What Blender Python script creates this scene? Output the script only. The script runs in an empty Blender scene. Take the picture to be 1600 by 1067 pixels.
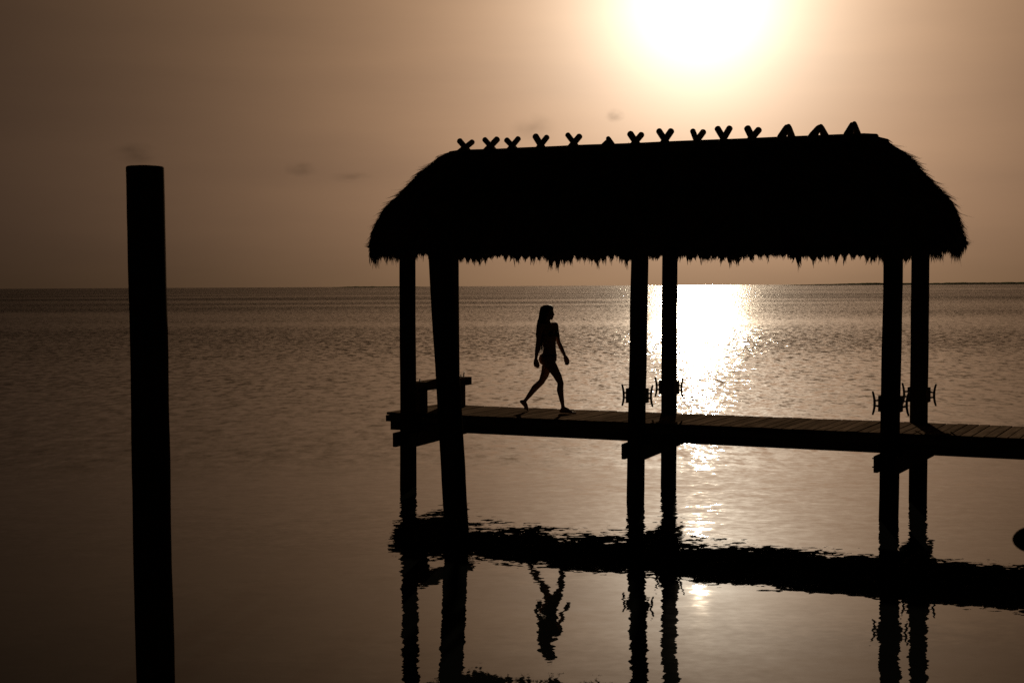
import bpy, math, random
import numpy as np
from mathutils import Vector, Matrix, noise

random.seed(7)
rng = np.random.default_rng(7)
scene = bpy.context.scene
C = scene.collection
R = math.radians

# ------------------------------------------------------------------ camera
CAM_H = 3.13
FPX, PW, PH = 2222.0, 1600.0, 1067.0
TILT = math.atan((533.5 - 446.8) / FPX)
cam_data = bpy.data.cameras.new('camera')
cam_data.sensor_width = 36.0
cam_data.lens = FPX / PW * 36.0
cam_data.clip_start = 0.1
cam_data.clip_end = 60000.0
cam = bpy.data.objects.new('camera', cam_data)
C.objects.link(cam)
cam.matrix_world = (Matrix.Translation((0, 0, CAM_H)) @ Matrix.Rotation(math.pi / 2 - TILT, 4, 'X')
                    @ Matrix.Rotation(-math.atan(0.0053), 4, 'Z'))
scene.camera = cam
cam_data.dof.use_dof = True
cam_data.dof.focus_distance = 21.5
cam_data.dof.aperture_fstop = 4.5


def ray(px, py):
    """World direction seen at pixel (px, py) of the 1600 x 1067 photograph."""
    d = Vector(((px - PW / 2) / FPX, (PH / 2 - py) / FPX, -1.0))
    return (cam.matrix_world.to_3x3() @ d).normalized()


SUN = ray(1094, -4)
SUN_EL = math.asin(SUN.z)
SUN_AZ = math.atan2(SUN.x, SUN.y)

# ------------------------------------------------------------------ sky
world = bpy.data.worlds.new('World')
scene.world = world
world.use_nodes = True
nt = world.node_tree
nt.nodes.clear()


def N(tree, kind, **kw):
    n = tree.nodes.new(kind)
    for k, v in kw.items():
        setattr(n, k, v)
    return n


def math_node(tree, op, a, b=None, c=None):
    n = tree.nodes.new('ShaderNodeMath')
    n.operation = op
    for i, v in enumerate((a, b, c)):
        if v is None:
            continue
        if isinstance(v, (int, float)):
            n.inputs[i].default_value = v
        else:
            tree.links.new(v, n.inputs[i])
    return n.outputs[0]


def vmath(tree, op, a, b=None):
    n = tree.nodes.new('ShaderNodeVectorMath')
    n.operation = op
    for i, v in enumerate((a, b)):
        if v is None:
            continue
        if isinstance(v, (tuple, list, Vector)):
            n.inputs[i].default_value = v
        else:
            tree.links.new(v, n.inputs[i])
    return n


tc = N(nt, 'ShaderNodeTexCoord')
nrm = vmath(nt, 'NORMALIZE', tc.outputs['Generated']).outputs[0]
dot = vmath(nt, 'DOT_PRODUCT', nrm, tuple(SUN)).outputs['Value']
ang = math_node(nt, 'ARCCOSINE', math_node(nt, 'MINIMUM', dot, 0.999999))
SKY_A, SKY_B = 0.145, 0.045
wide = math_node(nt, 'EXPONENT', math_node(nt, 'MULTIPLY', ang, -1.0 / SKY_A))
inner = math_node(nt, 'EXPONENT', math_node(nt, 'MULTIPLY', ang, -1.0 / SKY_B))
# soft streaky unevenness of the hazy evening sky
mp = N(nt, 'ShaderNodeMapping')
mp.inputs['Scale'].default_value = (2.4, 2.4, 15.0)
nt.links.new(nrm, mp.inputs['Vector'])
nz = N(nt, 'ShaderNodeTexNoise')
nz.inputs['Scale'].default_value = 1.6
nz.inputs['Detail'].default_value = 4.0
nt.links.new(mp.outputs[0], nz.inputs['Vector'])
uneven = math_node(nt, 'MULTIPLY_ADD', nz.outputs['Fac'], 0.44, 0.75)


def scaled(col, fac):
    n = vmath(nt, 'SCALE', tuple(col))
    nt.links.new(fac, n.inputs['Scale'])
    return n.outputs[0]


sky = N(nt, 'ShaderNodeTexSky')
sky.sky_type = 'NISHITA'
sky.sun_disc = False
sky.sun_elevation = SUN_EL
sky.sun_rotation = SUN_AZ
sky.dust_density = 3.0
bw = N(nt, 'ShaderNodeRGBToBW')
nt.links.new(sky.outputs[0], bw.inputs[0])
base = scaled((0.108, 0.063, 0.050), math_node(nt, 'MULTIPLY', bw.outputs[0], 0.017))
glow = vmath(nt, 'ADD', scaled((1.17, 0.662, 0.318), math_node(nt, 'MULTIPLY', wide, uneven)),
             scaled((2.2, 2.25, 1.95), inner)).outputs[0]
total = vmath(nt, 'ADD', base, glow).outputs[0]
bg = N(nt, 'ShaderNodeBackground')
bg.inputs['Strength'].default_value = 1.0
nt.links.new(total, bg.inputs['Color'])
wo = N(nt, 'ShaderNodeOutputWorld')
nt.links.new(bg.outputs[0], wo.inputs['Surface'])

# ------------------------------------------------------------------ sun
sd = bpy.data.lights.new('sun', 'SUN')
sd.energy = 4.0
sd.angle = R(0.55)
sd.color = (1.0, 0.80, 0.56)
sun = bpy.data.objects.new('sun', sd)
C.objects.link(sun)
sun.rotation_euler = (-SUN).to_track_quat('-Z', 'Y').to_euler()
sun.location = (0, 0, 60)

scene.view_settings.view_transform = 'Standard'
scene.view_settings.look = 'None'
scene.view_settings.gamma = 1.0
scene.view_settings.exposure = 0.0
scene.view_settings.use_curve_mapping = False
scene.cycles.use_denoising = False
scene.cycles.max_bounces = 6
scene.cycles.sample_clamp_indirect = 12.0


# ------------------------------------------------------------------ materials
def new_mat(name):
    m = bpy.data.materials.new(name)
    m.use_nodes = True
    t = m.node_tree
    return m, t, t.nodes['Principled BSDF']


def noise_mat(name, c1, c2, scale=(1, 1, 1), nscale=6.0, rough=0.85, bump=0.0, detail=6.0, spec=0.3, metallic=0.0):
    m, t, p = new_mat(name)
    co = N(t, 'ShaderNodeTexCoord')
    oi = N(t, 'ShaderNodeObjectInfo')
    mapn = N(t, 'ShaderNodeMapping')
    mapn.inputs['Scale'].default_value = scale
    t.links.new(co.outputs['Object'], mapn.inputs['Vector'])
    t.links.new(vmath(t, 'SCALE', (37.0, 11.0, 23.0)).outputs[0], mapn.inputs['Location'])
    sc = [n for n in t.nodes if n.type == 'VECT_MATH'][-1]
    t.links.new(oi.outputs['Random'], sc.inputs['Scale'])
    n1 = N(t, 'ShaderNodeTexNoise')
    n1.inputs['Scale'].default_value = nscale
    n1.inputs['Detail'].default_value = detail
    n1.inputs['Roughness'].default_value = 0.65
    t.links.new(mapn.outputs[0], n1.inputs['Vector'])
    ramp = N(t, 'ShaderNodeValToRGB')
    ramp.color_ramp.elements[0].position = 0.3
    ramp.color_ramp.elements[1].position = 0.7
    ramp.color_ramp.elements[0].color = (*c1, 1)
    ramp.color_ramp.elements[1].color = (*c2, 1)
    t.links.new(n1.outputs['Fac'], ramp.inputs['Fac'])
    hsv = N(t, 'ShaderNodeHueSaturation')
    t.links.new(ramp.outputs[0], hsv.inputs['Color'])
    t.links.new(math_node(t, 'MULTIPLY_ADD', oi.outputs['Random'], 0.5, 0.75), hsv.inputs['Value'])
    t.links.new(hsv.outputs[0], p.inputs['Base Color'])
    p.inputs['Roughness'].default_value = rough
    p.inputs['Specular IOR Level'].default_value = spec
    p.inputs['Metallic'].default_value = metallic
    if bump:
        b = N(t, 'ShaderNodeBump')
        b.inputs['Strength'].default_value = bump
        b.inputs['Distance'].default_value = 0.02
        t.links.new(n1.outputs['Fac'], b.inputs['Height'])
        t.links.new(b.outputs[0], p.inputs['Normal'])
    return m


M_PILE = noise_mat('pile_wood', (0.028, 0.021, 0.016), (0.075, 0.057, 0.042), (8, 8, 0.7), 2.0, 0.95, 0.5, spec=0.0)
M_DECK = noise_mat('weathered_board', (0.065, 0.045, 0.031), (0.15, 0.105, 0.074), (6, 0.7, 6), 2.5, 1.0, 0.35, spec=0.0)
M_BEAM = noise_mat('treated_timber', (0.06, 0.047, 0.035), (0.14, 0.108, 0.08), (0.7, 6, 6), 2.5, 0.9, 0.3, spec=0.0)
M_THATCH = noise_mat('palm_thatch', (0.06, 0.046, 0.03), (0.16, 0.12, 0.08), (2, 2, 2), 3.0, 1.0, 0.0, spec=0.0)
M_LOG = noise_mat('peeled_log', (0.08, 0.06, 0.042), (0.16, 0.12, 0.085), (5, 5, 5), 2.0, 0.85, 0.3, spec=0.15)
M_METAL = noise_mat('galvanised_metal', (0.10, 0.095, 0.09), (0.2, 0.19, 0.18), (1, 1, 1), 14.0, 0.5, 0.0, metallic=0.8)
M_SKIN = noise_mat('skin', (0.17, 0.098, 0.066), (0.20, 0.12, 0.082), (1, 1, 1), 8.0, 0.7, 0.0, spec=0.03)
M_HAIR = noise_mat('dark_hair', (0.018, 0.011, 0.008), (0.035, 0.022, 0.014), (30, 30, 2), 4.0, 0.6, 0.0, spec=0.3)
M_CLOTH = noise_mat('bikini_fabric', (0.02, 0.02, 0.022), (0.035, 0.033, 0.035), (1, 1, 1), 30.0, 0.8, 0.0)
M_EYE = noise_mat('eye', (0.25, 0.2, 0.18), (0.3, 0.25, 0.22), (1, 1, 1), 5.0, 0.2, 0.0)
M_LAND = noise_mat('shore_sand', (0.10, 0.09, 0.065), (0.16, 0.14, 0.1), (0.02, 0.02, 0.02), 2.0, 1.0, spec=0.0)
M_LEAF = noise_mat('mangrove_leaves', (0.035, 0.05, 0.025), (0.07, 0.085, 0.04), (0.1, 0.1, 0.1), 3.0, 1.0, spec=0.0)

# water: glossy dark sea whose surface normal is tilted by small wind ripples
M_WATER, t, p = new_mat('sea_water')
geo = N(t, 'ShaderNodeNewGeometry')
pos = geo.outputs['Position']


def slope(scale, stretch=(1, 1, 1), detail=2.0, seed=0.0, rough=0.5):
    """A two-component surface slope from a noise texture's colour."""
    mpn = N(t, 'ShaderNodeMapping')
    mpn.inputs['Scale'].default_value = stretch
    mpn.inputs['Location'].default_value = (seed, seed * 1.7, seed * 0.3)
    t.links.new(pos, mpn.inputs['Vector'])
    n = N(t, 'ShaderNodeTexNoise')
    n.inputs['Scale'].default_value = scale
    n.inputs['Detail'].default_value = detail
    n.inputs['Roughness'].default_value = rough
    t.links.new(mpn.outputs[0], n.inputs['Vector'])
    return n


def ss(v, lo, hi, a=0.0, b=1.0):
    n = N(t, 'ShaderNodeMapRange')
    n.interpolation_type = 'SMOOTHSTEP'
    n.inputs['From Min'].default_value = lo
    n.inputs['From Max'].default_value = hi
    n.inputs['To Min'].default_value = a
    n.inputs['To Max'].default_value = b
    t.links.new(v, n.inputs['Value'])
    return n.outputs[0]


sep = N(t, 'ShaderNodeSeparateXYZ')
t.links.new(pos, sep.inputs[0])
patch = slope(0.011, (0.45, 1.6, 1), 3.0, 3.0).outputs['Fac']       # cat's-paws: streaks of more and less wind
patch2 = slope(0.11, (0.35, 1.3, 1), 2.0, 9.0).outputs['Fac']
yy = math_node(t, 'ADD', sep.outputs['Y'], math_node(t, 'MULTIPLY', math_node(t, 'SUBTRACT', patch2, 0.5), 16.0))
near_amp = ss(yy, 20.0, 30.0, 0.0, 0.22)       # the lee of the dock is calm
mid_amp = math_node(t, 'ADD', ss(yy, 30.0, 80.0, 0.0, 0.38), ss(yy, 80.0, 320.0, 0.0, 0.55))
wind = math_node(t, 'ADD', near_amp, mid_amp)
gust = ss(patch, 0.34, 0.66, 0.6, 1.3)
wind = math_node(t, 'MULTIPLY', wind, gust)

calm_a = slope(3.6, (0.8, 1.2, 1), 4.0, 1.0, 0.6)
calm_b = slope(1.7, (0.7, 1.15, 1), 2.0, 5.0)
rip_a = slope(3.4, (1.6, 0.8, 1), 3.0, 2.0, 0.6)
rip_b = slope(1.5, (1.7, 0.85, 1), 2.0, 4.0, 0.55)


def scaled_t(vec, fac):
    m = vmath(t, 'SCALE', vec)
    t.links.new(fac, m.inputs['Scale'])
    return m.outputs[0]


def centred(n, amp):
    s = vmath(t, 'SUBTRACT', n.outputs['Color'], (0.5, 0.5, 0.5)).outputs[0]
    m = vmath(t, 'SCALE', s)
    if isinstance(amp, (int, float)):
        m.inputs['Scale'].default_value = amp
    else:
        t.links.new(amp, m.inputs['Scale'])
    return m.outputs[0]


CALM, RIP = 0.036, 1.15
comb = N(t, 'ShaderNodeCombineXYZ')                       # chop near the dock is more confused than the open sea's
t.links.new(ss(yy, 25.0, 140.0, 1.15, 0.42), comb.inputs['X'])
comb.inputs['Y'].default_value = 1.0
cross = comb.outputs[0]
calm_k = ss(yy, 13.0, 20.0, 0.5, 2.6)
LEAN = 0.18            # wind waves run shorewards: their steep leading faces look to the shore
s_sum = vmath(t, 'ADD', centred(calm_a, math_node(t, 'MULTIPLY', calm_k, CALM)), centred(calm_b, math_node(t, 'MULTIPLY', ss(yy, 12.5, 19.0, 0.45, 1.2), CALM * 0.62))).outputs[0]
fine_ = slope(11.0, (0.8, 1.1, 1), 2.0, 8.0)
s_sum = vmath(t, 'ADD', s_sum, centred(fine_, math_node(t, 'MULTIPLY', calm_k, CALM * 0.75))).outputs[0]
s_sum = vmath(t, 'MULTIPLY', s_sum, (1.7, 0.75, 1.0)).outputs[0]
s_sum = vmath(t, 'ADD', s_sum, vmath(t, 'MULTIPLY', centred(rip_a, math_node(t, 'MULTIPLY', wind, RIP)), cross).outputs[0]).outputs[0]
s_sum = vmath(t, 'ADD', s_sum, vmath(t, 'MULTIPLY', centred(rip_b, math_node(t, 'MULTIPLY', wind, RIP * 0.7)), cross).outputs[0]).outputs[0]
s_sum = vmath(t, 'ADD', s_sum, scaled_t((0.0, -LEAN, 0.0), wind)).outputs[0]
flat = vmath(t, 'MULTIPLY', s_sum, (1.0, 1.0, 0.0)).outputs[0]
nvec = vmath(t, 'NORMALIZE', vmath(t, 'ADD', flat, (0.0, 0.0, 1.0)).outputs[0]).outputs[0]
p.inputs['Base Color'].default_value = (0.005, 0.0055, 0.005, 1)
t.links.new(ss(yy, 22.0, 110.0, 0.014, 0.13), p.inputs['Roughness'])     # ripples too small to tell apart
p.inputs['IOR'].default_value = 1.26
t.links.new(nvec, p.inputs['Normal'])


# ------------------------------------------------------------------ helpers
def tag(o, label=None, cat=None, group=None, kind=None):
    for k, v in (('label', label), ('category', cat), ('group', group), ('kind', kind)):
        if v:
            o[k] = v
    return o


def empty(name, loc=(0, 0, 0), rz=0.0):
    o = bpy.data.objects.new(name, None)
    o.empty_display_size = 0.3
    C.objects.link(o)
    o.location = loc
    o.rotation_euler = (0, 0, rz)
    return o


class MB:
    """Collects vertices and faces, then links them as one mesh object."""

    def __init__(self):
        self.v, self.f = [], []

    def add(self, verts, faces):
        k = len(self.v)
        self.v += [tuple(x) for x in verts]
        self.f += [tuple(i + k for i in f) for f in faces]

    def box(self, lo, hi, bev=0.0, jitter=0.0):
        """Axis-aligned box with small chamfers on its long edges."""
        (x0, y0, z0), (x1, y1, z1) = lo, hi
        b = min(bev, (x1 - x0) / 3, (y1 - y0) / 3, (z1 - z0) / 3)
        j = lambda: random.uniform(-jitter, jitter)
        if b <= 0:
            vs = [(x + j(), y + j(), z + j()) for z in (z0, z1) for y in (y0, y1) for x in (x0, x1)]
            self.add(vs, [(0, 2, 3, 1), (4, 5, 7, 6), (0, 1, 5, 4), (2, 6, 7, 3), (0, 4, 6, 2), (1, 3, 7, 5)])
            return
        dx, dy, dz = x1 - x0, y1 - y0, z1 - z0
        ax = max(range(3), key=lambda i: (dx, dy, dz)[i])
        lo_, hi_ = [x0, y0, z0], [x1, y1, z1]
        i, k = [(1, 2), (2, 0), (0, 1)][ax]
        prof = [(lo_[i] + b, lo_[k]), (hi_[i] - b, lo_[k]), (hi_[i], lo_[k] + b), (hi_[i], hi_[k] - b),
                (hi_[i] - b, hi_[k]), (lo_[i] + b, hi_[k]), (lo_[i], hi_[k] - b), (lo_[i], lo_[k] + b)]
        vs = []
        for e in (lo_[ax], hi_[ax]):
            for (u, w) in prof:
                q = [0, 0, 0]
                q[ax], q[i], q[k] = e + j(), u + j(), w + j()
                vs.append(q)
        fs = [tuple(range(7, -1, -1)), tuple(range(8, 16))]
        fs += [(n, (n + 1) % 8, 8 + (n + 1) % 8, 8 + n) for n in range(8)]
        self.add(vs, fs)

    def tube(self, pts, rads, n=12, cap=True, rnd=0.0, ref=None):
        """Tube through pts; rads are numbers or (a, b) ellipse radii along (side, ref)."""
        pts = [Vector(q) for q in pts]
        rings = []
        for i, q in enumerate(pts):
            d = (pts[min(i + 1, len(pts) - 1)] - pts[max(i - 1, 0)]).normalized()
            r_ = Vector(ref) if ref else (Vector((1, 0, 0)) if abs(d.x) < 0.8 else Vector((0, 1, 0)))
            a = d.cross(r_).normalized()
            b = a.cross(d).normalized()
            ra, rb = rads[i] if isinstance(rads[i], (tuple, list)) else (rads[i], rads[i])
            rings.append([q + a * ra * math.cos(2 * math.pi * k / n) * (1 + random.uniform(-rnd, rnd))
                          + b * rb * math.sin(2 * math.pi * k / n) * (1 + random.uniform(-rnd, rnd)) for k in range(n)])
        vs = [v for r in rings for v in r]
        fs = [(i * n + k, i * n + (k + 1) % n, (i + 1) * n + (k + 1) % n, (i + 1) * n + k)
              for i in range(len(pts) - 1) for k in range(n)]
        if cap:
            fs += [tuple(range(n - 1, -1, -1)), tuple((len(pts) - 1) * n + k for k in range(n))]
        self.add(vs, fs)

    def ball(self, c, r, nu=16, nv=10, rot=None):
        c = Vector(c)
        r = Vector(r) if isinstance(r, (tuple, list)) else Vector((r, r, r))
        rot = rot or Matrix.Identity(3)
        vs = [c + rot @ Vector((0, 0, -r.z))]
        for j in range(1, nv):
            th = math.pi * j / nv - math.pi / 2
            for i in range(nu):
                ph = 2 * math.pi * i / nu
                vs.append(c + rot @ Vector((r.x * math.cos(th) * math.cos(ph), r.y * math.cos(th) * math.sin(ph), r.z * math.sin(th))))
        vs.append(c + rot @ Vector((0, 0, r.z)))
        fs = [(0, 1 + (i + 1) % nu, 1 + i) for i in range(nu)]
        for j in range(nv - 2):
            for i in range(nu):
                a, b = 1 + j * nu + i, 1 + j * nu + (i + 1) % nu
                fs.append((a, b, b + nu, a + nu))
        L = len(vs) - 1
        k = 1 + (nv - 2) * nu
        fs += [(L, k + i, k + (i + 1) % nu) for i in range(nu)]
        self.add(vs, fs)

    def limb(self, pts, rads, n=14, sub=5):
        """Round-ended tapering limb through its joints (swept spheres as one closed tube)."""
        pts = [Vector(q) for q in pts]
        P, Q = [], []
        for i in range(len(pts) - 1):
            for s in range(sub):
                f = s / sub
                P.append(pts[i].lerp(pts[i + 1], f))
                g = f * f * (3 - 2 * f)
                Q.append(rads[i] * (1 - g) + rads[i + 1] * g)
        P.append(pts[-1])
        Q.append(rads[-1])
        d0 = (P[0] - P[1]).normalized()
        d1 = (P[-1] - P[-2]).normalized()
        for e, m in ((0.55, 0.83), (0.92, 0.4)):
            P.insert(0, pts[0] + d0 * rads[0] * e)
            Q.insert(0, rads[0] * m)
            P.append(pts[-1] + d1 * rads[-1] * e)
            Q.append(rads[-1] * m)
        self.tube(P, Q, n)

    def build(self, name, mat, parent=None, smooth=False):
        me = bpy.data.meshes.new(name)
        me.from_pydata(self.v, [], self.f)
        me.update()
        o = bpy.data.objects.new(name, me)
        C.objects.link(o)
        me.materials.append(mat)
        if smooth:
            for q in me.polygons:
                q.use_smooth = True
        if parent:
            o.parent = parent
        return o


def np_mesh(name, verts, quads, mat, parent=None):
    me = bpy.data.meshes.new(name)
    nv, nf = len(verts), len(quads)
    me.vertices.add(nv)
    me.vertices.foreach_set('co', np.asarray(verts, np.float32).ravel())
    me.loops.add(nf * 4)
    me.polygons.add(nf)
    me.polygons.foreach_set('loop_start', np.arange(0, nf * 4, 4, dtype=np.int32))
    me.loops.foreach_set('vertex_index', np.asarray(quads, np.int32).ravel())
    me.update(calc_edges=True)
    me.validate()
    o = bpy.data.objects.new(name, me)
    C.objects.link(o)
    me.materials.append(mat)
    if parent:
        o.parent = parent
    return o


def smooth_by(o):
    for q in o.data.polygons:
        q.use_smooth = True


# ------------------------------------------------------------------ setting: sea and far shore
xs = [-20000, -6000, -1500, -300, -60, 0, 60, 300, 1500, 6000, 20000]
ys = [-3000, -300, -40, 0, 40, 120, 400, 1500, 6000, 14000, 20000]
mb = MB()
mb.add([(x, y, 0) for y in ys for x in xs],
       [(j * 11 + i, j * 11 + i + 1, (j + 1) * 11 + i + 1, (j + 1) * 11 + i) for j in range(10) for i in range(10)])
sea = mb.build('sea', M_WATER)
tag(sea, kind='structure')


def far_shore(name, tree_name, x0, x1, y, h_land, h_tree, seed):
    """A low cay at distance y with a ragged belt of mangroves on it."""
    mb = MB()
    n = 60
    rows = [(-90, -0.5), (-60, 0.25), (0, 1.0), (120, 1.0), (220, -0.5)]
    vs = []
    for i in range(n + 1):
        f = i / n
        x = x0 + (x1 - x0) * f
        e = min(1, f * 7, (1 - f) * 7)
        for (dy, k) in rows:
            vs.append((x, y + dy + 25 * noise.noise((x * 0.004, seed, 0)), (h_land * k if k > 0 else k) * (e if k > 0 else 1)))
    m = len(rows)
    mb.add(vs, [(i * m + k, (i + 1) * m + k, (i + 1) * m + k + 1, i * m + k + 1) for i in range(n) for k in range(m - 1)])
    tag(mb.build(name, M_LAND), kind='structure')
    # canopy: one solid ragged belt of leaves (nobody could count these trees)
    rr = random.Random(seed)
    tb = MB()
    n = int((x1 - x0) / 4)
    rows = []
    for i in range(n + 1):
        f = i / n
        x = x0 + (x1 - x0) * f
        e = min(1, f * 6, (1 - f) * 6) ** 0.6
        hh = h_tree * e * (0.62 + 0.5 * noise.noise((x * 0.006, seed + 3, 0)) + 0.22 * noise.noise((x * 0.05, seed, 0)) + rr.uniform(-0.09, 0.09))
        hh = max(0.3, hh)
        rows.append([(x, y + dy + rr.uniform(-6, 6), z * hh + (h_land * 0.5 * e if z > 0 else -0.5)) for (dy, z) in ((-30, 0), (-25, 0.55), (0, rr.uniform(0.8, 1.0)), (25, 1.0), (60, rr.uniform(0.85, 1.05)), (110, 0.6), (125, 0))])
    m = len(rows[0])
    tb.add([v for r_ in rows for v in r_], [(i * m + k, (i + 1) * m + k, (i + 1) * m + k + 1, i * m + k + 1) for i in range(n) for k in range(m - 1)])
    tag(tb.build(tree_name, M_LEAF), kind='stuff')


far_shore('far_shore', 'far_mangroves', -660, -330, 5200, 1.5, 4.6, 11)
far_shore('far_shore', 'far_mangroves', 830, 2600, 4300, 1.8, 7.6, 23)

# small dusky clouds: soft lumps of absorbing vapour a long way out
def cloud(px, py, wid, hei, dens, label, seed, dist=3000.0):
    c = Vector((0, 0, CAM_H)) + ray(px, py) * dist
    k_ = dist / FPX
    b = MB()
    b.ball((0, 0, 0), (wid * k_ / 2, wid * k_ / 2.5, hei * k_ / 2), 28, 16)
    b.v = [tuple(Vector(v) * (1 + 0.25 * noise.noise(Vector(v) * (5.0 / (wid * k_)) + Vector((seed, 0, 0))))) for v in b.v]
    m, t, p = new_mat('cloud_vapour')
    t.nodes.remove(p)
    out_ = [q for q in t.nodes if q.type == 'OUTPUT_MATERIAL'][0]
    co = N(t, 'ShaderNodeTexCoord')
    cen_ = vmath(t, 'SUBTRACT', co.outputs['Generated'], (0.5, 0.5, 0.5)).outputs[0]
    rad = vmath(t, 'LENGTH', cen_).outputs['Value']
    fall = math_node(t, 'SUBTRACT', 0.46, rad)
    nz_ = N(t, 'ShaderNodeTexNoise')
    nz_.inputs['Scale'].default_value = 2.6
    nz_.inputs['Detail'].default_value = 4.0
    t.links.new(vmath(t, 'ADD', cen_, (seed, seed, seed)).outputs[0], nz_.inputs['Vector'])
    lump = math_node(t, 'MULTIPLY_ADD', nz_.outputs['Fac'], 3.4, -1.2)
    dn_ = math_node(t, 'MAXIMUM', math_node(t, 'MULTIPLY', math_node(t, 'MULTIPLY', fall, lump), dens * 2.2 / (wid * k_ / 1.25)), 0.0)
    va = N(t, 'ShaderNodeVolumeAbsorption')
    va.inputs['Color'].default_value = (0.35, 0.35, 0.35, 1)
    t.links.new(dn_, va.inputs['Density'])
    t.links.new(va.outputs[0], out_.inputs['Volume'])
    o = b.build('cloud', m)
    o.location = c
    tag(o, label, 'cloud', 'small clouds in the evening sky')


cloud(210, 241, 84, 40, 1.5, 'small smudge of dark cloud just above the top of the lone bare pile', 1.3)
cloud(469, 264, 64, 28, 1.2, 'small flat dark cloud between the lone pile and the roof', 4.1)
cloud(548, 277, 80, 20, 1.0, 'thin faint cloud streak low beside the left hip of the roof', 7.7)
cloud(961, 181, 34, 26, 1.4, 'tiny round wisp of cloud close under the sun glare', 9.2)
cloud(835, 203, 90, 56, 1.1, 'wide faint cloud just over the crossed ridge logs', 12.9)

# ------------------------------------------------------------------ the dock
DZ = 1.13                                     # deck height above the water
ORIGIN = (-1.618, 22.47, 0.0)
YAW = math.atan2(-0.451, 0.8925)
W = 1.6                                       # deck width
FASCIA = 0.28

dock = empty('dock', ORIGIN, YAW)
tag(dock, 'narrow timber boat dock of cross boards running out over calm water under the thatched roof', 'dock')
s = -0.43
k = 0
plank_mesh = []
for q in range(6):                            # six plank shapes shared by all the boards
    b = MB()
    b.box((0.004, -0.02, -0.040), (0.146, W + 0.02, 0.0), 0.005, 0.0012)
    plank_mesh.append(b)
shapes = []
for b in plank_mesh:
    me = bpy.data.meshes.new('plank')
    me.from_pydata(b.v, [], b.f)
    me.materials.append(M_DECK)
    shapes.append(me)
while s < 13.9:
    o = bpy.data.objects.new('plank', shapes[k % 6])
    C.objects.link(o)
    o.parent = dock
    o.location = (s, random.uniform(-0.008, 0.008), DZ + random.uniform(-0.003, 0.002))
    o.rotation_euler = (random.uniform(-0.0015, 0.0015), random.uniform(-0.006, 0.006), random.uniform(-0.003, 0.003))
    s += 0.15
    k += 1
for w0 in (0.0, 0.76, W - 0.045):             # stringers and the rim boards over them
    b = MB()
    b.box((-0.37, w0 + 0.003, DZ - FASCIA), (13.9, w0 + 0.042, DZ - 0.046), 0.004)
    b.build('stringer', M_BEAM, dock)
for w0 in (-0.04, W + 0.002):
    b = MB()
    b.box((-0.43, w0, DZ - 0.145), (13.9, w0 + 0.038, DZ - 0.046), 0.004)
    b.build('rim_board', M_BEAM, dock)
b = MB()
b.box((-0.428, 0.002, DZ - 0.145), (-0.385, W - 0.002, DZ - 0.046), 0.004)
b.build('end_board', M_BEAM, dock)
b = MB()
b.box((-0.37, 0.05, DZ - FASCIA), (-0.33, 0.755, DZ - 0.05), 0.003)
b.box((-0.37, 0.81, DZ - FASCIA), (-0.33, W - 0.05, DZ - 0.05), 0.003)
b.build('header', M_BEAM, dock)

# posts: (s, w) at the deck, lean of the top along s, radius
BENTS = [((0.055, -0.16), (-0.144, 1.62)), ((3.91, -0.15), (3.75, 1.60)), ((7.54, -0.15), (7.58, 1.60))]
EXTRA = ((11.3, -0.15), (11.3, 1.60))
R_POST = 0.127


def pile_mesh(x, y, z0, z1, r0, r1, lean=(0, 0), seed=0.0, n=22, rings=26, zref=1.13, dome=0.012):
    """A driven round timber: knotty, slightly crooked and tapered, its cut top eased."""
    b = MB()
    rows = []
    for i in range(rings + 1):
        f = i / rings
        z = z0 + (z1 - z0) * f
        cx = x + lean[0] * (z - zref) / (z1 - zref) + 0.012 * noise.noise((seed, z * 0.5, 0.0))
        cy = y + lean[1] * (z - zref) / (z1 - zref) + 0.012 * noise.noise((seed, z * 0.5, 7.0))
        r = r0 + (r1 - r0) * f
        rows.append([(cx + r * (1 + 0.035 * noise.noise((seed + math.cos(a), math.sin(a), z * 1.6)) + 0.012 * noise.noise((seed + 4 * math.cos(a), 4 * math.sin(a), z * 5))) * math.cos(a),
                      cy + r * (1 + 0.035 * noise.noise((seed + math.cos(a), math.sin(a), z * 1.6)) + 0.012 * noise.noise((seed + 4 * math.cos(a), 4 * math.sin(a), z * 5))) * math.sin(a), z)
                     for a in (2 * math.pi * k / n for k in range(n))])
    cx = sum(q[0] for q in rows[-1]) / n
    cy = sum(q[1] for q in rows[-1]) / n
    for sc, dz in ((0.955, dome * 0.8), (0.6, dome)):
        rows.append([(cx + (q[0] - cx) * sc, cy + (q[1] - cy) * sc, z1 + dz) for q in rows[rings]])
    vs = [v for r_ in rows for v in r_]
    m = len(rows)
    fs = [(i * n + k, i * n + (k + 1) % n, (i + 1) * n + (k + 1) % n, (i + 1) * n + k) for i in range(m - 1) for k in range(n)]
    fs += [tuple(range(n - 1, -1, -1)), tuple((m - 1) * n + k for k in range(n))]
    b.add(vs, fs)
    return b


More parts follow.
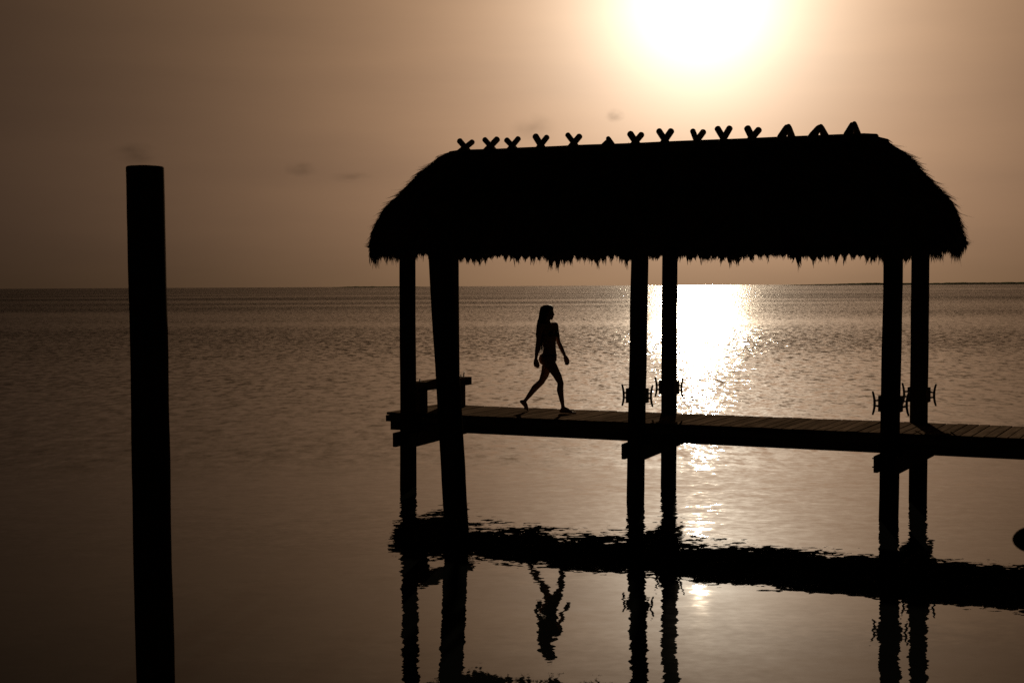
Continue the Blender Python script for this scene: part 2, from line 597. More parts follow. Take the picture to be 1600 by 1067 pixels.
def caps(near, far, bolts=True):
    """Two bolted planks that clasp a pair of piles across the dock."""
    a, c = Vector((*near, 0)), Vector((*far, 0))
    d = (c - a).normalized()
    nn = Vector((d.y, -d.x, 0))
    z0, z1 = DZ - FASCIA - 0.225, DZ - FASCIA - 0.004
    for sg in (-1, 1):
        b = MB()
        p0, p1 = a - d * 0.22, c + d * (0.26 if sg > 0 else 0.22)
        off0, off1 = sg * (R_POST - 0.012), sg * (R_POST + 0.038)
        prof = [(0.0, z0 + 0.012), (0.012, z0), (0.0, z1)]
        vs = []
        for off in (off0, off1):
            for (q, e) in ((p0, 1), (p1, -1)):
                vs += [q + nn * off + Vector((0, 0, z0)) + d * 0.01 * e, q + nn * off + Vector((0, 0, z0 + 0.02)), q + nn * off + Vector((0, 0, z1))]
        # per side: p0 low, p0 mid, p0 top, p1 low, p1 mid, p1 top
        fs = [(0, 3, 4, 5, 2, 1), (6, 7, 8, 11, 10, 9), (0, 6, 9, 3), (2, 5, 11, 8), (0, 1, 7, 6), (1, 2, 8, 7), (3, 9, 10, 4), (4, 10, 11, 5)]
        b.add(vs, fs)
        o = b.build('pile_cap', M_BEAM, dock)
        if bolts and sg < 0:
            for post in (a, c):
                for dz in (0.055, 0.165):
                    q = post + Vector((0, 0, z0 + dz + random.uniform(-0.01, 0.01)))
                    bb = MB()
                    bb.tube([q - nn * 0.235, q - nn * 0.19, q + nn * 0.19, q + nn * 0.225], [0.009] * 4, 8)
                    for e in (-1, 1):
                        bb.tube([q + nn * e * 0.166, q + nn * e * 0.182], [0.024, 0.024], 6)
                    bb.build('bolt', M_METAL, o)


for (nr, fr) in BENTS:
    caps(nr, fr)
caps(*EXTRA)
for i, (x, y) in enumerate(EXTRA):
    pile_mesh(x, y, -1.6, DZ + 0.9, 0.132, 0.125, seed=60 + i * 3).build('pile', M_PILE, dock, True)
# bench-high fish cleaning slab at the outer end of the dock
bench = empty('bench', Matrix.Translation(ORIGIN) @ Matrix.Rotation(YAW, 4, 'Z') @ Vector((0, 0, DZ + 0.002)), YAW)
tag(bench, 'low thick timber bench standing across the end of the dock between the first two posts', 'bench')
for i, x0 in enumerate((-0.01, 0.147)):
    b = MB()
    b.box((x0, 0.04, 0.36), (x0 + 0.151, 1.50, 0.49), 0.006)
    b.build('seat_board', M_DECK, bench)
for y0 in (0.06, 1.31):
    b = MB()
    b.box((0.0, y0, 0.0), (0.235, y0 + 0.09, 0.357), 0.005)
    b.build('leg', M_BEAM, bench)
for (x, y, h, l) in ((0.12, 0.10, 0.05, 0.0), (0.19, 1.42, 0.085, 0.012), (0.13, 1.44, 0.04, -0.008)):
    b = MB()
    b.tube([(x, y, 0.488), (x + l * 0.3, y, 0.488 + h * 0.6), (x + l, y, 0.488 + h)], [0.011, 0.010, 0.008], 8)
    b.tube([(x, y, 0.489), (x, y, 0.496)], [0.022, 0.022], 10)
    b.build('peg', M_METAL, bench)

# ------------------------------------------------------------------ thatched shelter on the dock
hut = empty('thatched_shelter', ORIGIN, YAW)
tag(hut, 'long palm thatched roof with crossed ridge logs on six round posts over the dock', 'shelter')
Z_EAVE = CAM_H + 0.56


def roof_z(s_):
    return Z_EAVE - 0.0115 * s_


CLEAT_H = 0.405
clt = {}


def cleat_block_mesh():
    b = MB()
    b.box((-0.012, -0.085, -0.105), (0.026, 0.085, 0.105), 0.006)
    return b


def cleat_mesh():
    """Horn cleat standing upright on its block: foot plate, two stems, curved bar."""
    b = MB()
    b.box((0.0255, -0.03, -0.068), (0.036, 0.03, 0.068), 0.003)
    for z in (-0.036, 0.036):
        b.tube([(0.034, 0, z * 1.15), (0.060, 0, z), (0.089, 0, z)], [0.015, 0.012, 0.013], 10)
    zz = [-0.158, -0.145, -0.105, -0.055, 0.0, 0.055, 0.105, 0.145, 0.158]
    b.tube([(0.088 + 0.028 * (abs(z) / 0.158) ** 2, 0.004 * math.sin(z * 20), z) for z in zz],
           [0.010, 0.014, 0.016, 0.017, 0.018, 0.017, 0.016, 0.014, 0.010], 10, ref=(0, 1, 0))
    return b


LEANS = [(0.02, 0.0), (0.0, 0.0), (0.065, 0.0), (0.02, 0.0), (0.035, 0.0), (0.015, 0.0)]
for i, (nr, fr) in enumerate(BENTS):
    for j, (x, y) in enumerate((nr, fr)):
        r = R_POST if (i, j) != (1, 1) else 0.121
        o = pile_mesh(x, y, -1.6, roof_z(x) + 0.42, r * 1.03, r * 0.99, LEANS[i * 2 + j], seed=5 + 7 * i + 3 * j).build('post', M_PILE, hut, True)
        if i > 0:
            for sg in (1, -1):
                lx = LEANS[i * 2 + j][0] * CLEAT_H / 2.9
                mtx = Matrix.Translation((x + lx + sg * (r - 0.004), y, DZ + CLEAT_H)) @ Matrix.Rotation(0 if sg > 0 else math.pi, 4, 'Z')
                for nm, fn, mt in (('cleat_block', cleat_block_mesh, M_BEAM), ('cleat', cleat_mesh, M_METAL)):
                    if nm not in clt:
                        clt[nm] = fn().build(nm, mt, o)
                        q = clt[nm]
                    else:
                        q = clt[nm].copy()
                        C.objects.link(q)
                        q.parent = o
                    q.matrix_local = mtx
for (y0) in (-0.16, 1.60):                     # eave plates on the posts, hidden by the thatch
    b = MB()
    b.tube([(-0.18, y0, roof_z(-0.18) + 0.30), (7.75, y0, roof_z(7.75) + 0.30)], [0.075, 0.075], 10)
    b.build('eave_plate', M_LOG, hut)
b = MB()
b.tube([(0.4, 0.8, roof_z(0) + 1.52), (7.1, 0.8, roof_z(7) + 1.52)], [0.07, 0.07], 10)
b.build('ridge_beam', M_LOG, hut)
for i in range(9):
    s_ = 0.75 + i * 0.74
    for sg in (-1, 1):
        b = MB()
        b.tube([(s_, 0.8 + sg * 0.03, roof_z(s_) + 1.56), (s_, 0.8 + sg * 0.72, roof_z(s_) + 0.98), (s_, 0.8 + sg * 1.22, roof_z(s_) + 0.30)], [0.045, 0.045, 0.045], 8)
        b.build('rafter', M_LOG, hut)

# thatch surface: t runs 0 (eave) .. 1 (ridge), u runs round the roof
H_ROOF = 1.61
PT = np.array([0.0, 0.08, 0.18, 0.30, 0.42, 0.54, 0.66, 0.78, 0.88, 0.95, 1.0])          # height fraction
PWI = np.array([0.0, 0.031, 0.047, 0.093, 0.158, 0.305, 0.432, 0.547, 0.775, 0.80, 1.0])   # how far in towards the ridge
AE, AR, BE = 4.49, 3.338, 1.49
SCN, SRN, WC = 3.757, 3.677, 0.80


def roof_point(u, t):
    """u in 0..1 round the perimeter, t height fraction -> local coordinates (numpy)."""
    w = np.interp(t, PT, PWI)
    a = AE + (AR - AE) * w
    b = BE * (1 - w) + 0.03 * w
    c = SCN + (SRN - SCN) * w
    ang_ = 2 * np.pi * u
    e = 2.0 / (4.774 - 2.76 * w)
    ca, sa = np.cos(ang_), np.sin(ang_)
    x = c + a * np.sign(ca) * np.abs(ca) ** e
    y = WC + b * np.sign(sa) * np.abs(sa) ** e
    # lumpy layers of palm
    wob = 0.03 * np.sin(23 * ang_ + 4 * t) * np.sin(9 * ang_ - 7 * t) * (1 - w)
    z = Z_EAVE - 0.0115 * x + H_ROOF * t
    z = z + 0.09 * np.clip((np.abs(x - c) / a - 0.80) / 0.20, 0, 1) ** 2 * np.clip(1 - t / 0.25, 0, 1)   # hip ends are trimmed higher
    return np.stack([x + wob * ca, y + wob * sa, z], -1)


# equal-length sampling of the perimeter
uu = np.linspace(0, 1, 8001)
pp = roof_point(uu, np.zeros_like(uu))
ln = np.concatenate([[0], np.cumsum(np.linalg.norm(np.diff(pp, axis=0), axis=1))])


def u_of(f):
    return np.interp(f * ln[-1], ln, uu)


nu, nvv = 260, 26
us = u_of(np.linspace(0, 1, nu, endpoint=False))
ts = np.linspace(0.065, 1, nvv)
grid = np.stack([roof_point(us, np.full(nu, t_)) for t_ in ts])
inner_g = grid.copy()
cen = np.array([SCN, WC, 0])
inner_g[..., 0] = SCN + (grid[..., 0] - SCN) * 0.965
inner_g[..., 1] = WC + (grid[..., 1] - WC) * 0.90
inner_g[..., 2] -= 0.14
inner_g[0, :, 2] += 0.14
V = np.concatenate([grid.reshape(-1, 3), inner_g.reshape(-1, 3)])
Q = []
off = nu * nvv
for j in range(nvv - 1):
    for i in range(nu):
        i2 = (i + 1) % nu
        Q.append((j * nu + i, j * nu + i2, (j + 1) * nu + i2, (j + 1) * nu + i))
        Q.append((off + j * nu + i, off + (j + 1) * nu + i, off + (j + 1) * nu + i2, off + j * nu + i2))
for i in range(nu):
    i2 = (i + 1) % nu
    Q.append((i, off + i, off + i2, i2))
    Q.append(((nvv - 1) * nu + i, (nvv - 1) * nu + i2, off + (nvv - 1) * nu + i2, off + (nvv - 1) * nu + i))
shell = np_mesh('thatch_bed', V, Q, M_THATCH, hut)


def strips(p0, p1, p2, side, w0, w1, w2):
    """Bent leaf strips from three points and half-widths -> verts, quads."""
    n = len(p0)
    v = np.stack([p0 - side * w0[:, None], p0 + side * w0[:, None], p1 - side * w1[:, None], p1 + side * w1[:, None],
                  p2 - side * w2[:, None], p2 + side * w2[:, None]], 1).reshape(-1, 3)
    k = np.arange(n)[:, None] * 6
    q = np.concatenate([k + np.array([[0, 1, 3, 2]]), k + np.array([[2, 3, 5, 4]])], 0)
    return v, q


def unit(a):
    return a / np.maximum(np.linalg.norm(a, axis=-1, keepdims=True), 1e-9)


# laid palm strips, course over course
NS = 52000
fs_ = rng.random(NS)
u = u_of(fs_)
course = rng.integers(0, 17, NS) / 16.0
t0 = np.clip(course * 1.0 + rng.normal(0, 0.018, NS), 0.05, 1.0)
dl = rng.uniform(0.10, 0.22, NS)
t1 = t0 - dl * 0.5
t2 = np.maximum(t0 - dl, -0.015)
t1 = np.maximum(t1, 0.0)
du = rng.normal(0, 0.0016, NS)
p0 = roof_point(u, t0)
p1 = roof_point(u + du * 0.5, np.clip(t1, 0, 1))
p2 = roof_point(u + du, np.clip(t2, 0, 1))
p2[:, 2] -= np.clip(-t2, 0, 1) * H_ROOF
down = unit(p2 - p0)
q1 = roof_point(u + 0.0006, t0)
side = unit(q1 - p0)
nor = unit(np.cross(side, -down))
cn = np.array([SCN, WC, Z_EAVE - 0.4])
flip = np.sign((nor * (p0 - cn)).sum(-1))[:, None]
nor = nor * flip
tuft = 0.5 + 0.5 * np.sin(fs_ * ln[-1] * 9 + course * 40)
lift = rng.random(NS) ** 3
p0 = p0 + nor * 0.002
p1 = p1 + nor * (0.012 + 0.022 * lift * (0.5 + tuft))[:, None]
p2 = p2 + nor * (0.026 + 0.085 * lift * (0.3 + tuft) + 0.10 * (rng.random(NS) > 0.988))[:, None]
side = unit(side + nor * rng.normal(0, 0.3, (NS, 1)))
wd = rng.uniform(0.006, 0.017, NS)
v1, k1 = strips(p0, p1, p2, side, wd, wd * 0.9, wd * 0.15)

# eave fringe: hanging strips in ragged tufts
NF = 20000
ff = rng.random(NF)
u = u_of(ff)
ring = rng.random(NF)
e0 = roof_point(u, np.zeros(NF))
out = e0 - np.array([SCN, WC, 0])
out[:, 2] = 0
nose = unit(np.stack([np.sign(out[:, 0]) * np.abs(out[:, 0] / AE) ** 8, np.sign(out[:, 1]) * np.abs(out[:, 1] / BE) ** 8 + 1e-6, np.zeros(NF)], -1))
L = ln[-1]


def hash_noise(x, seed):
    """smooth 1-D value noise, 0..1"""
    i = np.floor(x)
    f = x - i
    h = lambda k: np.modf(np.abs(np.sin(k * 12.9898 + seed * 78.233) * 43758.5453))[0]
    f = f * f * (3 - 2 * f)
    return h(i) * (1 - f) + h(i + 1) * f


D = ff * L
big = hash_noise(D / 0.55, 1.0)
mid = hash_noise(D / 0.26, 2.0)
small = hash_noise(D / 0.075, 3.0)
prof = 0.062 + 0.10 * np.clip(big - 0.4, 0, 1) + 0.42 * np.clip(mid - 0.36, 0, 1) ** 1.3 + 0.24 * np.clip(small - 0.5, 0, 1)
ln_f = prof * (0.3 + 0.7 * rng.random(NF) ** 0.8) + 0.11 * rng.random(NF) ** 9
for (sx, sy, wdt, ad) in ((5.32, -0.70, 0.13, 0.17), (2.55, -0.70, 0.18, 0.09), (2.0, 2.30, 0.10, 0.06), (6.45, -0.70, 0.10, 0.10), (1.5, -0.70, 0.14, 0.07), (6.2, 2.30, 0.14, 0.07), (4.2, 2.30, 0.1, 0.08)):
    dd = np.hypot(e0[:, 0] - sx, e0[:, 1] - sy)
    ln_f += ad * np.clip(1 - dd / wdt, 0, 1) * (0.3 + 0.7 * rng.random(NF) ** 0.6)
ln_f = np.clip(ln_f, 0.0, 0.4)
e0 = e0 - nose * (0.10 * ring)[:, None]
e0[:, 2] += 0.07 + 0.05 * rng.random(NF) - 0.01 * ring
tang = unit(np.stack([-nose[:, 1], nose[:, 0], np.zeros(NF)], -1))
e1 = e0 - np.array([0, 0, 1.0]) * (0.06 + 0.5 * ln_f)[:, None] + nose * (0.018 * rng.random(NF))[:, None] + tang * rng.normal(0, 0.006, NF)[:, None]
e2 = e1 - np.array([0, 0, 1.0]) * (0.03 + 0.5 * ln_f)[:, None] + nose * (0.02 * rng.normal(0, 1, NF) - 0.004)[:, None] + tang * rng.normal(0, 0.012, NF)[:, None]
for cell, amt in ((0.12, 0.75), (0.05, 0.3)):
    fr = D / cell - np.floor(D / cell)
    e2 = e2 + tang * ((0.5 - fr) * cell * amt)[:, None]
    e2[:, 2] += ln_f * (0.45 if cell > 0.1 else 0.15) * np.abs(2 * fr - 1)
wf = rng.uniform(0.005, 0.016, NF)
sd_ = unit(tang + nose * rng.normal(0, 0.5, (NF, 1)))
v2, k2 = strips(e0, e1, e2, sd_, wf, wf * 0.8, wf * 0.12)
VV = np.concatenate([v1, v2])
KK = np.concatenate([k1, k2 + len(v1)])
tag(np_mesh('thatch', VV, KK, M_THATCH, hut), kind='stuff')
# a couple of long loose blades at the hips and one hanging fibre
b = MB()
for (u_, t_, le, rise) in ((0.052, 0.83, 0.19, 0.05), (0.055, 0.80, 0.15, -0.02), (0.045, 0.66, 0.15, -0.02), (0.04, 0.52, 0.13, -0.05), (0.035, 0.38, 0.12, -0.05), (0.60, 0.88, 0.12, 0.0), (0.585, 0.45, 0.10, -0.04)):
    q = Vector(roof_point(np.array([u_]), np.array([t_]))[0])
    dr = Vector((q.x - SCN, (q.y - WC) * 1.2, 0)).normalized()
    dr.z = rise / le
    sd = Vector((-dr.y, dr.x, 0)) * 0.012 + Vector((0, 0, 0.012))
    p0_, p1_, p2_ = q - dr * 0.12, q + dr * le * 0.5, q + dr * le - Vector((0, 0, 0.015))
    b.add([p0_ - sd, p0_ + sd, p1_ + sd * 0.7, p2_, p1_ - sd * 0.7], [(0, 1, 2, 4), (4, 2, 3)])
b.tube([(1.05, -0.70, roof_z(1) + 0.05), (1.03, -0.71, roof_z(1) - 0.1), (0.99, -0.72, roof_z(1) - 0.2), (0.96, -0.72, roof_z(1) - 0.27)], [0.004, 0.003, 0.003, 0.001], 5)
tag(b.build('loose_blade', M_THATCH, hut), kind='stuff')

# ridge roll and the log pairs that pin it
b = MB()
rp, rw = [], []
for i in range(40):
    f = i / 39
    s_ = 0.34 + f * 6.80
    rp.append((s_, 0.80 + 0.006 * math.sin(s_ * 5), roof_z(s_) + H_ROOF - 0.03 + 0.008 * noise.noise((s_ * 1.3, 0, 0))))
    e = 1.0 if 0 < i < 39 else 0.7
    rw.append((0.16 * e, 0.05 * e))
b.tube(rp, rw, 14, ref=(0, 0, 1))
b.build('ridge_cap', M_THATCH, hut, True)

XS = [(730, 0), (769, 0), (802, 0), (847, 0), (898, 0), (952, 2), (994, 0), (1040, 0), (1090, 0), (1131, 0), (1176, 0), (1230, 1), (1280, 1), (1332, 1)]
KIND = {0: (28, 0.135, 0.100, 1), 1: (35, 0.070, 0.128, -1), 2: (29, 0.120, 0.055, -1)}      # pitch, arm above the crossing, crossing height, which log lies ahead
for i, (px, kind) in enumerate(XS):
    xp = px - 800.0
    s_ = (xp * 23.18 + 2795.0) / (1983.0 + 0.451 * xp)
    pitch, up0, zc, ahead = KIND[kind]
    pair = empty('crossed_logs', (s_, 0.80 + random.uniform(-0.01, 0.01), roof_z(s_) + H_ROOF + zc + random.uniform(-0.015, 0.012)))
    pair.parent = hut
    pair.rotation_euler = (random.uniform(-0.06, 0.06), 0, random.uniform(-0.06, 0.06))
    for sg in (-1, 1):
        up = up0 + (random.uniform(-0.02, 0.03) if ahead > 0 else random.uniform(-0.01, 0.012))
        dn = random.uniform(0.42, 0.55)
        pt = R(pitch) + random.uniform(-0.07, 0.07)
        d = Vector((0, sg * math.cos(pt), math.sin(pt)))
        o_ = Vector((sg * ahead * (0.046 if ahead > 0 else 0.027), 0, 0))
        r = random.uniform(0.042, 0.052) if ahead > 0 else random.uniform(0.052, 0.056)
        b = MB()
        b.tube([o_ - d * dn, o_ - d * dn * 0.5, o_, o_ + d * (up - 0.010), o_ + d * up, o_ + d * (up + 0.005)],
               [r * 0.95, r, r, r, r * 0.88, r * 0.6] if ahead > 0 else [r * 1.15, r * 1.2, r * 0.80, r * 0.62, r * 0.52, r * 0.25], 12, rnd=0.03)
        b.build('log', M_LOG, pair, True)

# ------------------------------------------------------------------ free standing piles
for (nm, lab, px, d_, z1, r, ln_, seed) in (
        ('mooring_pile', 'tall bare round mooring pile standing alone in the water well away from the dock', 233, 11.3, 4.08, 0.150, -0.014, 31),
        ('mooring_pile', 'leaning mooring pile standing just in front of the dock beside the bench', 700.5, 17.7, 3.95, 0.152, -0.11, 47)):
    wp = Vector(((px - 800) / FPX * d_, d_, 0))
    root = empty(nm, wp)
    tag(root, lab, 'mooring pile', 'free standing mooring piles')
    pile_mesh(0, 0, -2.0, z1, r * 1.02, r * 0.98, (ln_, 0), seed, n=32, rings=48, zref=1.8, dome=0.010).build('shaft', M_PILE, root, True)
    b = MB()                                    # weathered end grain with its drying checks
    top = root.children[0].data.vertices
    tz = max(v.co.z for v in top)
    tv = [v.co for v in top if v.co.z > tz - 1e-4]
    c0 = sum(tv, Vector()) / len(tv)
    b.tube([c0 + Vector((0, 0, 0.0005)), c0 + Vector((0, 0, 0.004))], [r * 0.57, r * 0.52], 18, rnd=0.03)
    b.build('end_grain', M_LOG, root)

# dark rounded arm of a berth post that reaches in from outside the frame
arm = empty('berth_post', (3.9, 6.0, 0))
tag(arm, 'dark out of focus rounded timber arm reaching in low at the edge beyond the roof', 'berth post')
pile_mesh(0, 0, -1.6, 2.5, 0.14, 0.135, (0, 0), 77).build('shaft', M_PILE, arm, True)
b = MB()
q0 = Vector((0, 0, CAM_H)) + ray(1583, 843) * (6.0 / ray(1583, 843).y)
q0 = q0 - arm.location
pts = [q0 + Vector((x, 0, 0.0)) for x in (0.0, 0.006, 0.016, 0.030, 0.050, 0.085, 0.14)] + [Vector((-0.08, 0, q0.z + 0.02))]
b.tube(pts, [0.010, 0.022, 0.033, 0.043, 0.052, 0.058, 0.060, 0.062], 18)
b.build('arm', M_PILE, arm, True)

# ------------------------------------------------------------------ the walking woman
PS, PWW = 1.931, 0.953
ploc = Matrix.Translation(ORIGIN) @ Matrix.Rotation(YAW, 4, 'Z') @ Vector((PS, PWW, DZ + 0.002))
person = empty('person', ploc, YAW)
tag(person, 'barefoot woman with long loose hair in a bikini striding along the dock boards', 'person')


def fl(dx, z, l):
    """forward coordinate that lands dx photo pixels from the figure's centre at side offset l"""
    return Vector(((dx - 45.0 * l) / 88.0, l, z))


B = MB()
# torso: elliptical slices (z, forward centre, side centre, half width, half depth, yaw)
sl = [(0.745, 0.055, 0.0, 0.070, 0.055, 0.10), (0.775, 0.056, 0.0, 0.125, 0.085, 0.10), (0.82, 0.055, 0.0, 0.160, 0.105, 0.10), (0.88, 0.056, 0.0, 0.168, 0.112, 0.09),
      (0.94, 0.062, 0.0, 0.152, 0.102, 0.05), (1.00, 0.068, 0.0, 0.128, 0.090, 0.0), (1.05, 0.070, 0.0, 0.118, 0.084, -0.06),
      (1.12, 0.066, 0.0, 0.123, 0.088, -0.13), (1.20, 0.058, 0.0, 0.136, 0.098, -0.20), (1.27, 0.050, 0.0, 0.146, 0.100, -0.25),
      (1.33, 0.040, 0.0, 0.150, 0.086, -0.28), (1.375, 0.032, 0.0, 0.140, 0.066, -0.30), (1.405, 0.026, 0.0, 0.095, 0.056, -0.28), (1.43, 0.022, 0.0, 0.058, 0.052, -0.2)]
n = 28
vs, fs = [], []
for (z, fc, lc, hw, hd, yw) in sl:
    cy_, sy_ = math.cos(yw), math.sin(yw)
    for k in range(n):
        a = 2 * math.pi * k / n
        x, y = hd * math.cos(a), hw * math.sin(a)
        vs.append((fc + x * cy_ - y * sy_, lc + x * sy_ + y * cy_, z))
m = len(sl)
fs = [(i * n + k, i * n + (k + 1) % n, (i + 1) * n + (k + 1) % n, (i + 1) * n + k) for i in range(m - 1) for k in range(n)]
fs += [tuple(range(n - 1, -1, -1)), tuple((m - 1) * n + k for k in range(n))]
B.add(vs, fs)
for sg in (-1, 1):
    B.ball((0.118 + sg * 0.016, sg * 0.062, 1.245), (0.052, 0.058, 0.058))            # bust
    B.ball((-0.018 - sg * 0.012, sg * 0.072, 0.845), (0.078, 0.086, 0.095))           # seat
shR, shL = fl(-9, 1.365, -0.165), fl(15, 1.375, 0.165)
elR, wrR = fl(-13, 1.085, -0.205), fl(-16, 0.845, -0.20)
elL, wrL = fl(20, 1.105, 0.205), fl(30.5, 0.875, 0.185)
for (a, b_, c) in ((shR, elR, wrR), (shL, elL, wrL)):
    B.limb([Vector((0.03, 0, 1.36)).lerp(a, 0.55), a], [0.055, 0.050])
    B.limb([a, a.lerp(b_, 0.35), b_, b_.lerp(c, 0.3), c], [0.050, 0.043, 0.034, 0.035, 0.024])
hpR, hpL = Vector((0.075, -0.088, 0.85)), Vector((0.03, 0.088, 0.85))
knR, anR = fl(22, 0.475, -0.075), fl(25.5, 0.085, -0.065)
knL, anL = fl(-7, 0.475, 0.07), fl(-34, 0.150, 0.065)
for (h, k_, a, toe, heel) in ((hpR, knR, anR, fl(44, 0.022, -0.065), fl(22.5, 0.030, -0.065)), (hpL, knL, anL, fl(-26, 0.020, 0.066), fl(-38.5, 0.150, 0.064))):
    fw = Vector((0.012, 0, 0))
    B.limb([h, h.lerp(k_, 0.3), h.lerp(k_, 0.7) + fw, k_], [0.092, 0.086, 0.066, 0.050])
    d = (a - k_)
    back = Vector((-0.022, 0, 0))
    B.limb([k_, k_ + d * 0.28 + back, k_ + d * 0.6 + back * 0.5, k_ + d * 0.88, a], [0.050, 0.053, 0.041, 0.029, 0.031])
    # foot: heel, arch, ball and five toes
    B.limb([heel, a * 0.55 + heel * 0.45], [0.027, 0.031])
    ball = heel.lerp(toe, 0.72)
    ball.z = max(0.022, heel.lerp(toe, 0.72).z * 0.8) if toe.z < heel.z - 0.05 else 0.024
    B.limb([a, a.lerp(ball, 0.5) + Vector((0, 0, 0.006)), ball], [0.031, 0.031, 0.024])
    B.limb([heel, heel.lerp(ball, 0.5) + Vector((0, 0, 0.004)), ball], [0.027, 0.026, 0.024])
    inner_ = 1.0 if a.y < 0 else -1.0           # big toe lies towards the other foot
    for q in range(5):
        off_ = (0.030 - 0.0155 * q) * inner_
        root_ = ball + Vector((0.0, off_, -0.003))
        tip = Vector((toe.x - 0.004 - 0.011 * q, toe.y + off_ * 1.05, max(0.012, toe.z - 0.008)))
        B.limb([ball + Vector((-0.03, off_ * 0.6, 0.002)), root_, tip], [0.019, 0.0145 if q == 0 else 0.012, 0.0125 if q == 0 else 0.0095], 10, 3)


def hand(wr, fdir, pn, td):
    """palm, four curled fingers of unequal length and a thumb leaving the palm's side"""
    f, pn = fdir.normalized(), pn.normalized()
    td = (td - f * td.dot(f)).normalized()
    for q in range(4):
        o_ = (0.030 - 0.0205 * q)
        kn = wr + f * (0.092 - 0.004 * abs(q - 1)) + td * o_
        B.limb([wr + f * 0.004 + td * o_ * 0.35, wr + f * 0.05 + td * o_ * 0.85, kn], [0.021, 0.0165, 0.0115], 10, 3)
        le = (0.072, 0.080, 0.075, 0.058)[q]
        a1, a2, a3 = R(28), R(72), R(105)
        d1 = f * math.cos(a1) + pn * math.sin(a1)
        d2 = f * math.cos(a2) + pn * math.sin(a2)
        d3 = f * math.cos(a3) + pn * math.sin(a3)
        p1_ = kn + d1 * le * 0.46
        p2_ = p1_ + d2 * le * 0.30
        p3_ = p2_ + d3 * le * 0.22
        B.limb([kn, p1_, p2_, p3_], [0.0098, 0.0085, 0.0078, 0.0066], 10, 3)
    t0_ = wr + f * 0.028 + td * 0.024
    d1 = (f * 0.85 + td * 0.42 + pn * 0.3).normalized()
    d2 = (f * 0.95 + td * 0.05 + pn * 0.4).normalized()
    B.limb([wr + f * 0.012 + td * 0.008, t0_, t0_ + d1 * 0.036, t0_ + d1 * 0.036 + d2 * 0.030, t0_ + d1 * 0.036 + d2 * 0.052], [0.019, 0.0165, 0.0115, 0.0100, 0.0075], 10, 3)


hand(wrR, Vector((0.03, 0.03, -1.0)), Vector((-0.1, 1, 0)), Vector((1, 0.1, 0)))
hand(wrL, Vector((0.38, -0.02, -1.0)), Vector((0.05, -1, -0.1)), Vector((1, 0.2, 0.3)))
# neck and head
HC = Vector((0.040, 0.0, 1.575))
B.limb([Vector((0.022, 0, 1.40)), Vector((0.024, 0, 1.45)), HC + Vector((-0.012, 0, -0.045))], [0.056, 0.048, 0.050])
B.ball(HC + Vector((-0.008, 0, 0.022)), (0.096, 0.076, 0.092), 24, 16)                  # skull
B.ball(HC + Vector((0.030, 0, -0.038)), (0.062, 0.060, 0.072), 20, 14)                  # face
B.ball(HC + Vector((0.060, 0, -0.092)), (0.024, 0.026, 0.020))                          # chin
B.limb([HC + Vector((0.0, 0.052, -0.062)), HC + Vector((0.05, 0.022, -0.092))], [0.020, 0.017], 10)
B.limb([HC + Vector((0.0, -0.052, -0.062)), HC + Vector((0.05, -0.022, -0.092))], [0.020, 0.017], 10)
B.limb([HC + Vector((0.086, 0, 0.006)), HC + Vector((0.097, 0, -0.018)), HC + Vector((0.105, 0, -0.034))], [0.009, 0.010, 0.012], 10)
for sg in (-1, 1):
    B.ball(HC + Vector((0.093, sg * 0.011, -0.036)), (0.010, 0.008, 0.007))             # nostril wings
    B.limb([HC + Vector((0.084, sg * 0.010, 0.016)), HC + Vector((0.068, sg * 0.042, 0.018))], [0.009, 0.008], 8)   # brow
    B.ball(HC + Vector((0.072, sg * 0.036, -0.026)), (0.020, 0.020, 0.018))             # cheek
    B.ball(HC + Vector((-0.006, sg * 0.078, -0.012)), (0.018, 0.008, 0.030))            # ear
for (dz, r_) in ((-0.058, 0.008), (-0.068, 0.009)):
    B.limb([HC + Vector((0.080, 0.020, dz)), HC + Vector((0.091, 0, dz)), HC + Vector((0.080, -0.020, dz))], [r_ * 0.6, r_, r_ * 0.6], 8)
raw = B.build('body', M_SKIN)
rm = raw.modifiers.new('merge', 'REMESH')
rm.mode = 'VOXEL'
rm.voxel_size = 0.0058
sm = raw.modifiers.new('soften', 'SMOOTH')
sm.factor = 0.5
sm.iterations = 3
dg = bpy.context.evaluated_depsgraph_get()
me = bpy.data.meshes.new_from_object(raw.evaluated_get(dg))
me.name = 'body'
raw.modifiers.clear()
raw.data = me
smooth_by(raw)
raw.parent = person
zmin = min(v.co.z for v in me.vertices)
person.location.z -= zmin - 0.0            # soles rest on the boards
for sg in (-1, 1):
    b = MB()
    b.ball(HC + Vector((0.077, sg * 0.031, -0.004)), 0.0125, 12, 8)
    b.build('eye', M_EYE, person, True)

# hair: a cap over the skull and long locks down the back
b = MB()
hs = [(0.123, -0.010, 0.030, 0.028), (0.112, -0.008, 0.070, 0.056), (0.085, -0.012, 0.094, 0.079), (0.045, -0.022, 0.098, 0.089), (0.0, -0.040, 0.082, 0.092),
      (-0.05, -0.056, 0.070, 0.092), (-0.11, -0.074, 0.072, 0.096), (-0.18, -0.090, 0.068, 0.104), (-0.26, -0.106, 0.062, 0.110), (-0.34, -0.114, 0.056, 0.108),
      (-0.43, -0.116, 0.046, 0.098), (-0.52, -0.112, 0.026, 0.070)]
pts = [HC + Vector((fc, -0.012 * max(0, -z) * 2, z)) for (z, fc, hd, hw) in hs]
vs = []
n = 28
for (z, fc, hd, hw) in hs:
    for k in range(n):
        a = 2 * math.pi * k / n
        rr = 1 + 0.05 * noise.noise((math.cos(a) * 4, math.sin(a) * 4, z * 3))
        vs.append(HC + Vector((fc + hd * math.cos(a) * rr, hw * math.sin(a) * rr - 0.05 * max(0, -z), z)))
m = len(hs)
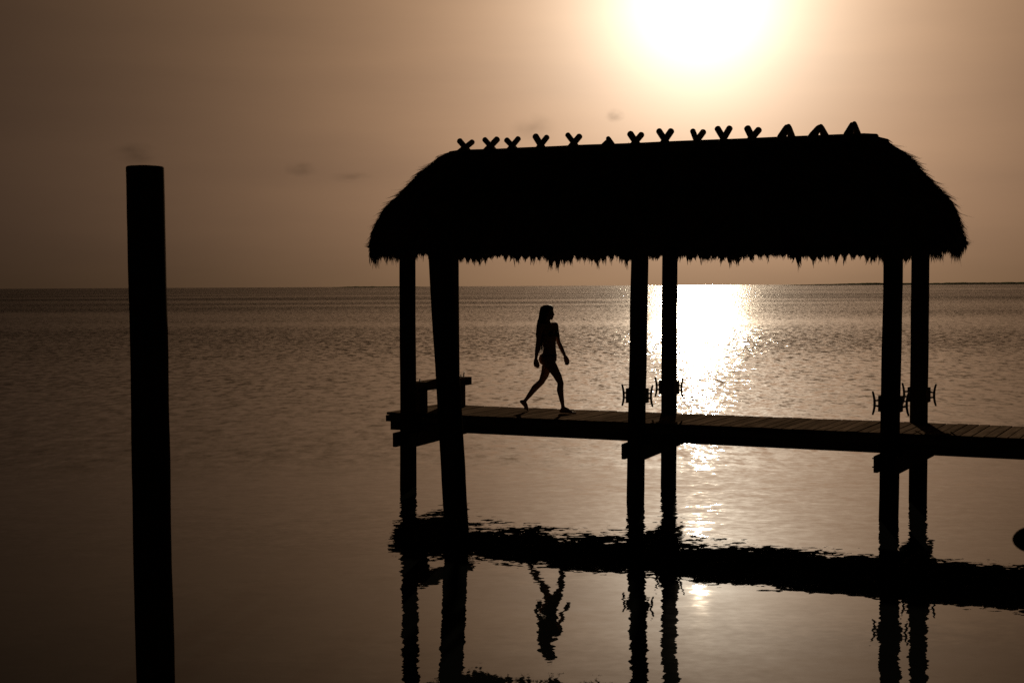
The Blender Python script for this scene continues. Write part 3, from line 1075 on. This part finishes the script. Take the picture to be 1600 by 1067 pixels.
b.add(vs, [(i * n + k, i * n + (k + 1) % n, (i + 1) * n + (k + 1) % n, (i + 1) * n + k)[::-1] for i in range(m - 1) for k in range(n)]
      + [tuple(range(n)), tuple((m - 1) * n + k for k in range(n - 1, -1, -1))])
rr = random.Random(5)
for i in range(210):                            # separate locks that break the outline
    a = rr.uniform(0.62, 2 * math.pi - 0.62)
    ca, sa = math.cos(a), math.sin(a)
    ln_ = rr.uniform(0.34, 0.66)
    q = []
    for j in range(9):
        z = 0.116 - (0.116 + ln_) * (j / 8) ** 1.3
        zc = max(-0.52, z)
        fc = np.interp(-zc, [-h[0] for h in hs], [h[1] for h in hs])
        hd = np.interp(-zc, [-h[0] for h in hs], [h[2] for h in hs])
        hw = np.interp(-zc, [-h[0] for h in hs], [h[3] for h in hs])
        gr = 1.03 + 0.04 * math.sin(i * 1.7 + j) + 0.02 * j / 8
        q.append(HC + Vector((fc + hd * ca * gr + 0.008 * math.sin(j + i), hw * sa * gr - 0.05 * max(0, -z), z)))
    r0 = rr.uniform(0.004, 0.009)
    b.tube(q, [r0 * 0.5, r0, r0, r0, r0, r0, r0 * 0.9, r0 * 0.6, r0 * 0.15], 5)
b.build('hair', M_HAIR, person, True)


def slice_at(z):
    i = next(k for k in range(len(sl) - 1) if sl[k][0] <= z <= sl[k + 1][0])
    f = (z - sl[i][0]) / (sl[i + 1][0] - sl[i][0])
    return [sl[i][j] * (1 - f) + sl[i + 1][j] * f for j in range(6)]


def band(bm, zc_fn, h_fn, grow, n=40):
    """a cloth band round the torso"""
    vs = []
    for k in range(n):
        a = 2 * math.pi * k / n
        zc, hh = zc_fn(a), h_fn(a)
        for (dz, g) in ((-hh, -0.004), (-hh * 0.8, grow), (hh * 0.8, grow), (hh, -0.004)):
            z, fc, lc, hw, hd, yw = slice_at(zc + dz)
            x, y = (hd + g) * math.cos(a), (hw + g) * math.sin(a)
            vs.append((fc + x * math.cos(yw) - y * math.sin(yw), lc + x * math.sin(yw) + y * math.cos(yw), zc + dz))
    bm.add(vs, [(k * 4 + j, ((k + 1) % n) * 4 + j, ((k + 1) % n) * 4 + j + 1, k * 4 + j + 1) for k in range(n) for j in range(3)])


b = MB()
for sg in (-1, 1):
    b.ball((0.121 + sg * 0.016, sg * 0.062, 1.243), (0.054, 0.060, 0.056), 18, 12)
band(b, lambda a: 1.225, lambda a: 0.012, 0.005)
b.build('bikini_top', M_CLOTH, person, True)
b = MB()
band(b, lambda a: 0.855 + 0.03 * abs(math.sin(a)), lambda a: 0.085 - 0.055 * abs(math.sin(a)), 0.006)
for sg in (-1, 1):
    b.ball((-0.020 - sg * 0.012, sg * 0.060, 0.85), (0.080, 0.074, 0.085), 16, 10)
b.build('bikini_bottom', M_CLOTH, person, True)
